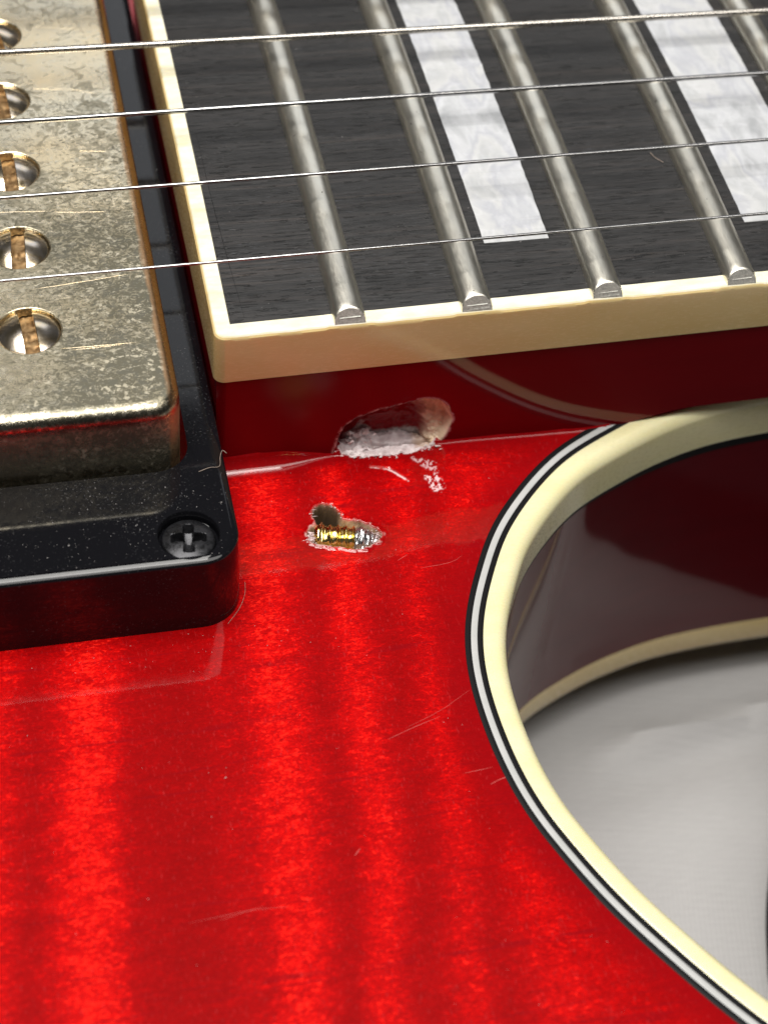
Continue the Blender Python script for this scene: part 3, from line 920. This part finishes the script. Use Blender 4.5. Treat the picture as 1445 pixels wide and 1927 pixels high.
b.loops(L_[:cut + 1], True, False, 0)
b.loops(L_[cut:], False, True, 1)
scr = b.build('embedded_screw', [M_BRASS, M_TIN], guitar, smooth=50, label='gold threaded screw stub with silver tip stuck in the chipped pit')

# ---------------------------------------------------------------- fretboard
b = MB()
BW = 1.42
xs = [XEND + BW - 0.02] + list(np.linspace(-8, 130, 30))
prof = np.linspace(-1, 1, 33)
rows = []
for x in xs:
    h = -yedge(x) - BW + 0.02
    rows.append([(x, h * t, zfb(h * t)) for t in prof])
b.grid(rows, flip=True)
rows = [[(x, s * (-yedge(x) - BW + .02), z) for z in (zfb(-yedge(x) - BW), -6.1)] for s in (-1,) for x in xs]
b.grid(rows)
rows = [[(x, (-yedge(x) - BW + .02), z) for z in (zfb(-yedge(x) - BW), -6.1)] for x in xs]
b.grid(rows, flip=True)
b.grid([[p for p in [(xs[0], (-yedge(xs[0]) - BW + .02) * t, zfb((-yedge(xs[0]) - BW) * t)) for t in prof]], [(xs[0], (-yedge(xs[0]) - BW + .02) * t, -6.1) for t in prof]])
b.grid([[(xs[-1], (-yedge(xs[-1]) - BW + .02) * t, zfb((-yedge(xs[-1]) - BW) * t)) for t in prof], [(xs[-1], (-yedge(xs[-1]) - BW + .02) * t, -6.1) for t in prof]], flip=True)
fretboard = b.build('fretboard', M_EBONY, guitar, smooth=30)

# binding: treble side, end, bass side
path = []
nibs = sorted(FRET_X.values())
for x in np.arange(130, XEND + 1.55, -0.3):
    path.append((x, yedge(x), 0, 1))
for k in range(7):
    a = math.radians(270 - 90 * k / 6)
    path.append((XEND + .9 + .9 * math.cos(a), yedge(XEND) + .9 + .9 * math.sin(a), None, None))
for y in np.linspace(yedge(XEND) + 2, -yedge(XEND) - 2, 60):
    path.append((XEND, y, 1, 0))
for k in range(7):
    a = math.radians(180 - 90 * k / 6)
    path.append((XEND + .9 + .9 * math.cos(a), -yedge(XEND) - .9 + .9 * math.sin(a), None, None))
for x in np.arange(XEND + 1.55, 130, 1.0):
    path.append((x, -yedge(x), 0, -1))
P2 = np.array([(p[0], p[1]) for p in path])
tg = np.gradient(P2, axis=0)
tg /= np.linalg.norm(tg, axis=1)[:, None]
nin = np.c_[tg[:, 1], -tg[:, 0]]         # to the inside of the board
b = MB()
rows = []
for i in range(len(P2)):
    x, y = P2[i]
    near = min(abs(x - q_) for q_ in nibs)
    side = path[i][3] == 1
    rec = 0.10 * sm(1.75, 2.05, near) + 0.025 * vnoise(x * .8, y * .8) if side else 0.05 + 0.02 * vnoise(x, y * .6)
    rec = float(rec)
    wout = 0.16 if not side else 0.14 + 0.05 * vnoise(x * .5, 3.3)
    row = []
    zt = zfb(y)
    for d, z, in ((0.0, Z_SIDE_BOT), (0.0, zt - .42 - rec), (0.03, zt - .20 - rec), (wout, zt - 0.06 - rec)):
        row.append((x + nin[i, 0] * d, y + nin[i, 1] * d, z))
    corner = path[i][2] is None
    sg_ = -1 if y < 0 else 1

    def inn(d):
        if corner and d > .88:
            return XEND + d, sg_ * (-yedge(XEND) - d)
        return x + nin[i, 0] * d, y + nin[i, 1] * d
    for d in (wout + .10, 0.7, BW - 0.03):
        xx, yy = inn(d)
        row.append((xx, yy, zfb(yy) + 0.012 - rec * (1 - d / BW * .85)))
    xx, yy = inn(BW)
    row.append((xx, yy, zfb(yy) - 0.03))
    row.append((xx, yy, Z_SIDE_BOT))
    rows.append(row)
o0 = len(b.f)
b.grid(rows, close_v=True)
nc = len(rows[0])
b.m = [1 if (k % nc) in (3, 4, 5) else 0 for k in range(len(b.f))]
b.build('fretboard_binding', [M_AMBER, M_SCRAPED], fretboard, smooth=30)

# frets, one mesh each
for nfr in (22, 21, 20, 19, 18, 17, 16):
    x0 = FRET_X[nfr]
    b = MB()
    K = 15
    pf = []
    hw, hh = 1.32, 1.13
    for k in range(K):
        a = math.pi * k / (K - 1)
        pf.append((-hw * math.cos(a), hh * (math.sin(a) ** 0.82)))
    pf = [(-hw, -0.25)] + pf + [(hw, -0.25)]
    ye_ = yedge(x0)
    ys = [0.0, 0.09, 0.20, 0.8] + list(np.linspace(1.6, -2 * ye_ - .4, 60))
    rows = []
    for i, dy in enumerate(ys):
        row = []
        for k, (dx, dz) in enumerate(pf):
            t_ = max(dz, 0) / hh
            bev = 0.20 + 0.62 * t_
            y = ye_ + bev + dy
            shr = 1.0 if dy > .15 else (0.985 if dy > .05 else .955)
            wob_ = 0.006 * vnoise(x0 + dx, y * .6, nfr) if dz > .3 else 0
            row.append((x0 + dx * shr, y, zfb(y) + (dz + wob_) * (1 if dy > .15 else (.975 if dy > .05 else .91))))
        rows.append(row)
    b.grid(rows, flip=True)
    # filed end face, a little uneven
    b.add(rows[0], [tuple(reversed(range(len(pf))))], 1)
    b.add(rows[-1], [tuple(range(len(pf)))])
    fr = b.build('fret', [M_FRET, M_FILED], fretboard, smooth=32)
    # the flattened tang line on the end: a shallow file groove, proud ridge
    b = MB()
    for zc_, hh_, wd_ in ((0.16, .08, 1.05), (0.46, .05, 0.85)):
        jit = random.uniform(-.03, .03)
        y_ = ye_ + 0.20 + 0.62 * (zc_ / hh)
        zc0 = zfb(ye_) + zc_ + jit
        b.add([(x0 - wd_, y_ - .05, zc0 - hh_), (x0 + wd_, y_ - .05, zc0 - hh_ + .05), (x0 + wd_, y_ + .03, zc0 + hh_), (x0 - wd_, y_ + .03, zc0 + hh_ - .04),
               (x0 - wd_, y_ + .25, zc0 - hh_), (x0 + wd_, y_ + .25, zc0 - hh_), (x0 + wd_, y_ + .25, zc0 + hh_), (x0 - wd_, y_ + .25, zc0 + hh_)],
              [(0, 1, 2, 3), (0, 4, 5, 1), (3, 2, 6, 7), (0, 3, 7, 4), (1, 5, 6, 2)])
    me = b.build('file_mark', M_FILED, fretboard, smooth=None)
    me.parent = fretboard

# inlays
for x0, x1 in ((12.85, 18.45), (36.0, 43.3)):
    b = MB()
    yy = np.linspace(-20.5, 20.5, 60)
    rows = []
    for k, y in enumerate(yy):
        e0, e1 = 0.05 * vnoise(y * 1.6, x0), 0.07 * vnoise(y * 1.8, x1)
        rows.append([(x0 + e0, y, zfb(y) - .5), (x0 + e0, y, zfb(y) + .015), (x0 + e0 + .05, y, zfb(y) + .022), ((x0 + x1) / 2, y, zfb(y) + .022), (x1 + e1 - .05, y, zfb(y) + .022), (x1 + e1, y, zfb(y) + .015), (x1 + e1, y, zfb(y) - .5)])
    b.grid(rows, flip=True)
    b.add(rows[0], [tuple(range(7))])
    b.add(rows[-1], [tuple(reversed(range(7)))])
    b.build('pearl_inlay', M_PEARL, fretboard, smooth=30)

# ---------------------------------------------------------------- pickup ring
RX0, RX1, RY = -57.2, -11.0, 44.75
rcx, rhx = (RX0 + RX1) / 2, (RX1 - RX0) / 2
ZR = -8.6
prof = [(0.0, -16.9), (0.22, ZR - .44), (0.245, ZR - .32), (0.31, ZR - .225), (0.40, ZR - .17), (0.52, ZR - .115), (0.64, ZR - .06), (0.78, ZR - .018), (0.92, ZR)]
loops = [rrect(rcx, 0, rhx + .25, RY + .1, 3.4, z, 12, ins) for ins, z in prof]
CX0, CX1, CY = -52.6, -14.2, 34.5
ccx, chx = (CX0 + CX1) / 2, (CX1 - CX0) / 2
inner = rrect(ccx, 0, chx + .55, CY + .55, 2.8, None, 10)
SCREWS = [(-14.85, -41.75), (-53.3, -41.75), (-14.85, 41.75), (-53.3, 41.75)]
holes = [circ(x, y, 2.42, 48) for x, y in SCREWS]
b = MB()
b.loops(loops)
b.holed([(x, y) for x, y, _ in loops[-1]], [inner] + holes, ZR)
b.loops([[(x, y, ZR) for x, y in inner], [(x, y, -16.5) for x, y in inner]])
for h, (x, y) in zip(holes, SCREWS):
    b.loops([[(px, py, ZR) for px, py in h], circ(x, y, 2.36, 48, ZR - .08), circ(x, y, 2.30, 48, ZR - 1.0), circ(x, y, .9, 48, ZR - 1.5)], cap1=False)
ring = b.build('pickup_ring', M_RING, guitar, smooth=40)


def head(name, cx, cy, r, ztopv, sag, recess, rot, mats, parent, res=46, edge=0.12, floor_z=None, label=None):
    """domed screw head made as one height field; recess(u, v) gives the depth of its slot"""
    b = MB()
    rr = np.concatenate([np.linspace(0, r - edge, res), r - edge + edge * np.sin(np.linspace(.2, 1, 6) * math.pi / 2)])
    na_ = 120
    rows, att = [], []
    ca, sa = math.cos(rot), math.sin(rot)
    for q_ in rr:
        row = []
        for k in range(na_):
            a = 2 * math.pi * k / na_
            u, v = q_ * math.cos(a), q_ * math.sin(a)
            dome = -sag * (q_ / r) ** 2
            if q_ > r - edge:
                dome -= edge * (1 - math.sqrt(max(0, 1 - ((q_ - r + edge) / edge) ** 2)))
            dz = recess(u, v)
            row.append((cx + ca * u - sa * v, cy + sa * u + ca * v, ztopv + (dome - dz if dz < 1e-6 else min(dome, dome * .2) - dz)))
        rows.append(row)
    rows.append([(x, y, ztopv - sag - 1.6) for x, y, z in rows[-1]])
    b.grid(rows, close_v=True)
    return b, rows


def sharp(a, b_, x):
    return float(np.clip((x - a) / (b_ - a), 0, 1))


def cross(u, v):
    w, l = 0.36, 1.28
    m = max(sharp(w + .06, w - .06, abs(u)) * sharp(l + .1, l - .25, abs(v)), sharp(w + .06, w - .06, abs(v)) * sharp(l + .1, l - .25, abs(u)))
    c = sharp(1.0, .2, math.hypot(u, v))
    return m * (.75 + .45 * c)


def slot_head(cx, cy, r, ztopv, sag, half, depth, rot, parent, floor=True):
    """slotted round head: strips along the slot, so that its walls are crisp"""
    b = MB()
    ca, sa = math.cos(rot), math.sin(rot)

    def T(u, v, z):
        return (cx + ca * u - sa * v, cy + sa * u + ca * v, z)

    def dome(q_):
        e = 0.10
        z = -sag * (q_ / r) ** 2
        if q_ > r - e:
            z -= e * (1 - math.sqrt(max(0, 1 - min(1, (q_ - r + e) / e) ** 2)))
        return z
    for s in (-1, 1):
        us = np.concatenate([[half, half + .05], np.linspace(half + .15, r * .9995, 34)])
        rows = []
        for u in us:
            vm = math.sqrt(max(r * r - u * u, 1e-4))
            tt = np.sin(np.linspace(-1, 1, 37) * math.pi / 2) * vm
            rows.append([T(s * u, v, ztopv + dome(math.hypot(u, v)) - (.04 if u == half else 0)) for v in tt])
        b.grid(rows, flip=(s < 0))
        # slot wall and outer wall
        b.grid([rows[0], [(x, y, ztopv - depth) for x, y, z in rows[0]]], mi=0, flip=(s > 0))
        rim_ = [r_[0] for r_ in rows] + [r_[-1] for r_ in reversed(rows)]
        b.grid([rim_, [(x, y, ztopv - sag - 1.3) for x, y, z in rim_]], flip=(s > 0))
    vm = math.sqrt(r * r - half * half)
    vv = np.linspace(-vm, vm, 30)
    b.grid([[T(u, v, ztopv - depth + .12 * vnoise(u * 2 + cx, v * 1.5, 5) - .10 * abs(v) / vm) for v in vv] for u in np.linspace(-half, half, 8)], mi=1, flip=True)
    return b


for (x, y) in SCREWS[:1] + SCREWS[2:3]:
    b, rows = head('ring_screw', x, y, 2.05, ZR - .22, .38, cross, math.radians(-6), None, ring, label=None)
    b.build('ring_screw', M_BLKSCREW, ring, smooth=45)

# ---------------------------------------------------------------- pickup cover and pole screws
ZC = -2.25
re = 1.15
prof = [(0.0, -15.0), (0.0, ZC - re)] + [(re - re * math.cos(math.pi / 2 * k / 8), ZC - re + re * math.sin(math.pi / 2 * k / 8)) for k in range(1, 9)]
loops = [rrect(ccx, 0, chx, CY, 2.6, z, 10, ins) for ins, z in prof]
POLES = [(-25.05, -24.5 + 9.9 * k) for k in range(6)]
ph = [circ(x, y, 2.68, 48) for x, y in POLES]
b = MB()
b.loops(loops)
b.holed([(x, y) for x, y, _ in loops[-1]], ph, ZC)
for h, (x, y) in zip(ph, POLES):
    b.loops([[(px, py, ZC) for px, py in h], circ(x, y, 2.60, 48, ZC - .03), circ(x, y, 2.56, 48, ZC - .10), circ(x, y, 2.56, 48, ZC - 1.6)])
cover = b.build('pickup_cover', M_COVER, guitar, smooth=40)
rots = [4, -3, 2, 5, 12, 3]
for k, (x, y) in enumerate(POLES):
    b = slot_head(x, y, 2.5, ZC + .60, 0.85, 0.54, 1.35, math.radians(rots[k]), cover)
    b.build('pole_screw', [M_POLE, M_SLOT], cover, smooth=35)

# thin bright lines where strings have rubbed the tarnish off
b = MB()


def scratch(b, pts, w, zf, lift=0.006, jit=0.03):
    """a hairline ridge that follows a surface"""
    pts = catmull(pts, 0.35) if len(pts) > 2 else np.array([np.array(pts[0]) + (np.array(pts[1]) - np.array(pts[0])) * t for t in np.linspace(0, 1, max(3, int(np.hypot(*(np.array(pts[1]) - np.array(pts[0]))) / .35)))])
    t_ = np.gradient(pts, axis=0)
    t_ /= np.linalg.norm(t_, axis=1)[:, None] + 1e-9
    rows = []
    m = len(pts)
    for i, (x, y) in enumerate(pts):
        k = w * (0.25 + 0.75 * math.sin(math.pi * (i + .5) / m) ** .6) * (0.7 + .5 * abs(vnoise(x * 2, y * 2, 1.0)))
        nx_, ny_ = -t_[i, 1], t_[i, 0]
        x += nx_ * jit * vnoise(x * .7, y * .7, 9.0)
        y += ny_ * jit * vnoise(x * .7, y * .7, 9.0)
        z = float(zf(x, y))
        rows.append([(x - nx_ * k, y - ny_ * k, z - .004), (x, y, z + lift), (x + nx_ * k, y + ny_ * k, z - .004)])
    b.grid(rows, flip=True)


for pts in ([(-21.4, 16.2), (-17.0, 15.4)], [(-22.2, 6.7), (-18.5, 6.2), (-16.6, 5.4)], [(-18.8, -2.6), (-16.6, -2.9)], [(-21.9, -10.5), (-17.5, -10.9)],
            [(-24.4, -19.8), (-20, -19.3), (-16.6, -18.9)], [(-22.8, -26.85), (-16.7, -26.9)], [(-22.0, -27.1), (-18, -27.0)], [(-31, -9.6), (-22, -10.3)]):
    scratch(b, pts, .032, lambda x, y: ZC)
bl = MB()
scratch(bl, [(-8.9, -4), (-8.85, -12), (-8.6, -19.5), (-8.25, -26.5)], .035, lambda x, y: zfb(y), .006)
bl.build('scribed_line', mat_plain('dark_scribed_line', (0.003, 0.003, 0.003), 0.7, 0.2), fretboard, smooth=None)
b.build('string_wear', M_GOLDLINE, cover, smooth=None, kind='stuff', label='thin gold lines rubbed into the tarnish')

# scratches in the red lacquer
b = MB()


def zsurf(x, y):
    i = int(np.clip(np.searchsorted(gx, x), 1, len(gx) - 1))
    j = int(np.clip(np.searchsorted(gy, y), 1, len(gy) - 1))
    tx, ty = (x - gx[i - 1]) / (gx[i] - gx[i - 1]), (y - gy[j - 1]) / (gy[j] - gy[j - 1])
    return (Z[i - 1, j - 1] * (1 - tx) + Z[i, j - 1] * tx) * (1 - ty) + (Z[i - 1, j] * (1 - tx) + Z[i, j] * tx) * ty


for pts, w in (([(3.17, -61.08), (5.45, -60.8)], .035), ([(4.9, -62.25), (5.9, -61.85), (6.75, -61.7)], .06), ([(-18.8, -70.05), (-14.5, -69.8), (-11.7, -69.95)], .03), ([(-16.7, -70.2), (-13.5, -69.6)], .03),
               ([(4.2, -41.4), (6.9, -41.0), (8.0, -40.4)], .03), ([(-2, -57.4), (2.5, -55.8)], .035), ([(-.4, -56.6), (2.8, -55.2), (5.4, -53.6)], .03),
               ([(2.5, -40.4), (3.4, -39.9)], .04),
               ([(-6.4, -66.7), (-5.9, -66.2)], .05)):
    scratch(b, pts, w, zsurf, .008)
b.build('scratches', M_SCR, body, smooth=None, kind='stuff', label='pale hairline scratches in the red lacquer')

# ---------------------------------------------------------------- strings
GAUGE = [0.125, 0.16, 0.215, 0.31, 0.41, 0.52]
for i in range(6):
    def ys_(x, i=i):
        h = (25 - 7.5 * (D22 + x) / L_SC) * 1.0526
        return -h + i * h * 2 / 5
    x0, x1 = -140.0, 130.0
    r = GAUGE[i]
    zs = lambda x: 3.0 - 0.0012 * x + (0.06 if i < 2 else 0)
    b = MB()
    if i < 3:
        pts = [(x, ys_(x), zs(x)) for x in np.linspace(x0, x1, 60)]
        b.tube(pts, r, 14)
        so = b.build('string', M_STEEL, guitar, smooth=60)
    else:
        pitch = 0.19 if i == 3 else 0.26
        lo, hi = (-46, 66)
        fine = np.arange(lo, hi, pitch / 4)
        xs_ = np.concatenate([np.linspace(x0, lo - .5, 20), fine, np.linspace(hi + .5, x1, 20)])
        rad = [r * (1 - (0.085 * (0.5 + 0.5 * math.cos(2 * math.pi * x / pitch)) if lo <= x <= hi else .04)) for x in xs_]
        b.tube([(x, ys_(x), zs(x)) for x in xs_], rad, 12)
        so = b.build('string', M_WOUND, guitar, smooth=None)
        so.data.polygons.foreach_set('use_smooth', [True] * len(so.data.polygons))
    if i == 0:
        so['label'] = 'thinnest plain string, nearest the treble edge'
    if i == 3:
        so['label'] = 'thick wound string highest in view'

# ================================================================== black stand-in for an unidentified dark shape at the edge of the picture
pad = [(29, -83.5), (25.5, -80.5), (26, -75), (29.5, -71), (35, -68.5), (38, -65.5), (39.0, -61), (42.0, -52.5), (47.2, -43), (52.5, -37.6), (60, -34.5), (90, -31), (96, -36), (96, -80), (90, -85), (50, -88), (38, -86)]  # part hidden behind the body added to darken the neck wall reflection
pp = catmull(pad + [pad[0]], 1.5)[:-1]
pc = pp.mean(axis=0)
b = MB()
lo_ = []
for k, z in ((0.0, -62.0), (0.0, -50), (0.15, -48.4), (0.6, -47.3), (1.4, -46.8)):
    lo_.append([tuple(p_ + (pc - p_) / np.linalg.norm(pc - p_) * k) + (z + .15 * vnoise(p_[0] * .2, p_[1] * .2),) for p_ in pp])
b.loops(lo_, False, True)
if True:
    o = b.build('black_pad', mat_plain('black_foam', (0.010, 0.010, 0.011), 0.7, 0.3), None, smooth=50)
    o['label'] = 'out-of-focus black pad lying on the grey cloth beyond the cutaway'
    o['category'] = 'pad'

# ================================================================== lint and dust
def fibre(pts, r, label):
    P3 = [np.array(p, float) for p in pts]
    P3 = [2 * P3[0] - P3[1]] + P3 + [2 * P3[-1] - P3[-2]]
    out = []
    for i in range(1, len(P3) - 2):
        a, b_, c, d = P3[i - 1:i + 3]
        for k in range(8):
            t_ = k / 8
            out.append(tuple(0.5 * (2 * b_ + (c - a) * t_ + (2 * a - 5 * b_ + 4 * c - d) * t_ * t_ + (3 * b_ - a - 3 * c + d) * t_ ** 3)))
    out.append(tuple(P3[-2]))
    b = MB()
    b.tube(out, r, 6)
    o = b.build('lint_fibre', M_LINT, None, smooth=60)
    o['label'] = label
    o['category'] = 'fibre'
    o['group'] = 'stray lint fibres'
    return o


fibre([(-13.2, -35.5, ZR + .05), (-12.3, -35.2, ZR + .06), (-11.5, -35.2, ZR + .12), (-11.35, -34.6, ZR + .5), (-11.1, -34.1, ZR + .7), (-10.8, -34.35, ZR + .6)], .02, 'curled pale hair hanging over the right edge of the black pickup ring')
fibre([(30.4, -10.9, zfb(11) + .05), (30.55, -11.7, zfb(11) + .12), (31.15, -12.35, zfb(12) + .05)], .022, 'short hair lying on the dark fretboard between two frets')
fibre([(-10.2, -40.9, -16.3), (-10.45, -42.2, -16.3), (-11.1, -43.5, -16.32), (-12.2, -44.85, -16.33)], .015, 'reddish fibre curving round the lower corner of the black ring')


def dust(name, n_, area_, zf, r0, r1, parent_label):
    b = MB()
    for k in range(n_):
        x, y = area_()
        z = float(zf(x, y))
        r = random.uniform(r0, r1) * (1 if random.random() < .93 else 1.7)
        el = random.uniform(1, 2.6) if random.random() < .3 else 1
        a = random.uniform(0, 3.14)
        dx, dy = math.cos(a), math.sin(a)
        b.add([(x + dx * r * el, y + dy * r * el, z + .01), (x - dy * r, y + dx * r, z + .01), (x - dx * r * el, y - dy * r * el, z + .01), (x + dy * r, y - dx * r, z + .01), (x, y, z + r * .7)],
              [(0, 1, 4), (1, 2, 4), (2, 3, 4), (3, 0, 4)])
    o = b.build(name, M_DUST, None, smooth=None, kind='stuff')
    o['label'] = parent_label
    o['category'] = 'dust'
    return o


def ring_area():
    while True:
        x, y = random.uniform(-34, -11.4), random.uniform(-44.2, 25)
        if random.random() < .55:
            x = random.uniform(-34, -11.4)
            y = random.uniform(-44.2, -35.3)
        if (x > -13.4 or y < -35.3) and math.hypot(x + 14.85, y + 41.75) > 2.5:
            return x, y


dust('dust_specks', 320, ring_area, lambda x, y: ZR, .007, .036, 'fine pale dust specks scattered on the black pickup ring')


def red_area():
    while True:
        x, y = random.uniform(-36, 20), random.uniform(-88, -29.5)
        if random.random() < .35:
            x, y = random.gauss(-14, 9), -46.5 + random.gauss(0, 1.2)
        if sdpoly(np.array([x]), np.array([y]), rim_poly)[0] < -1.5 and not (x < -10.3 and y > -45.3):
            return x, y


dust('dust_specks', 110, red_area, zsurf, .010, .04, 'fine pale dust specks scattered on the red lacquer')


def fb_area():
    return random.uniform(-9, 60), random.uniform(-26, 8)


dust('dust_specks', 160, fb_area, lambda x, y: zfb(y), .010, .035, 'fine pale dust specks scattered on the dark fretboard')
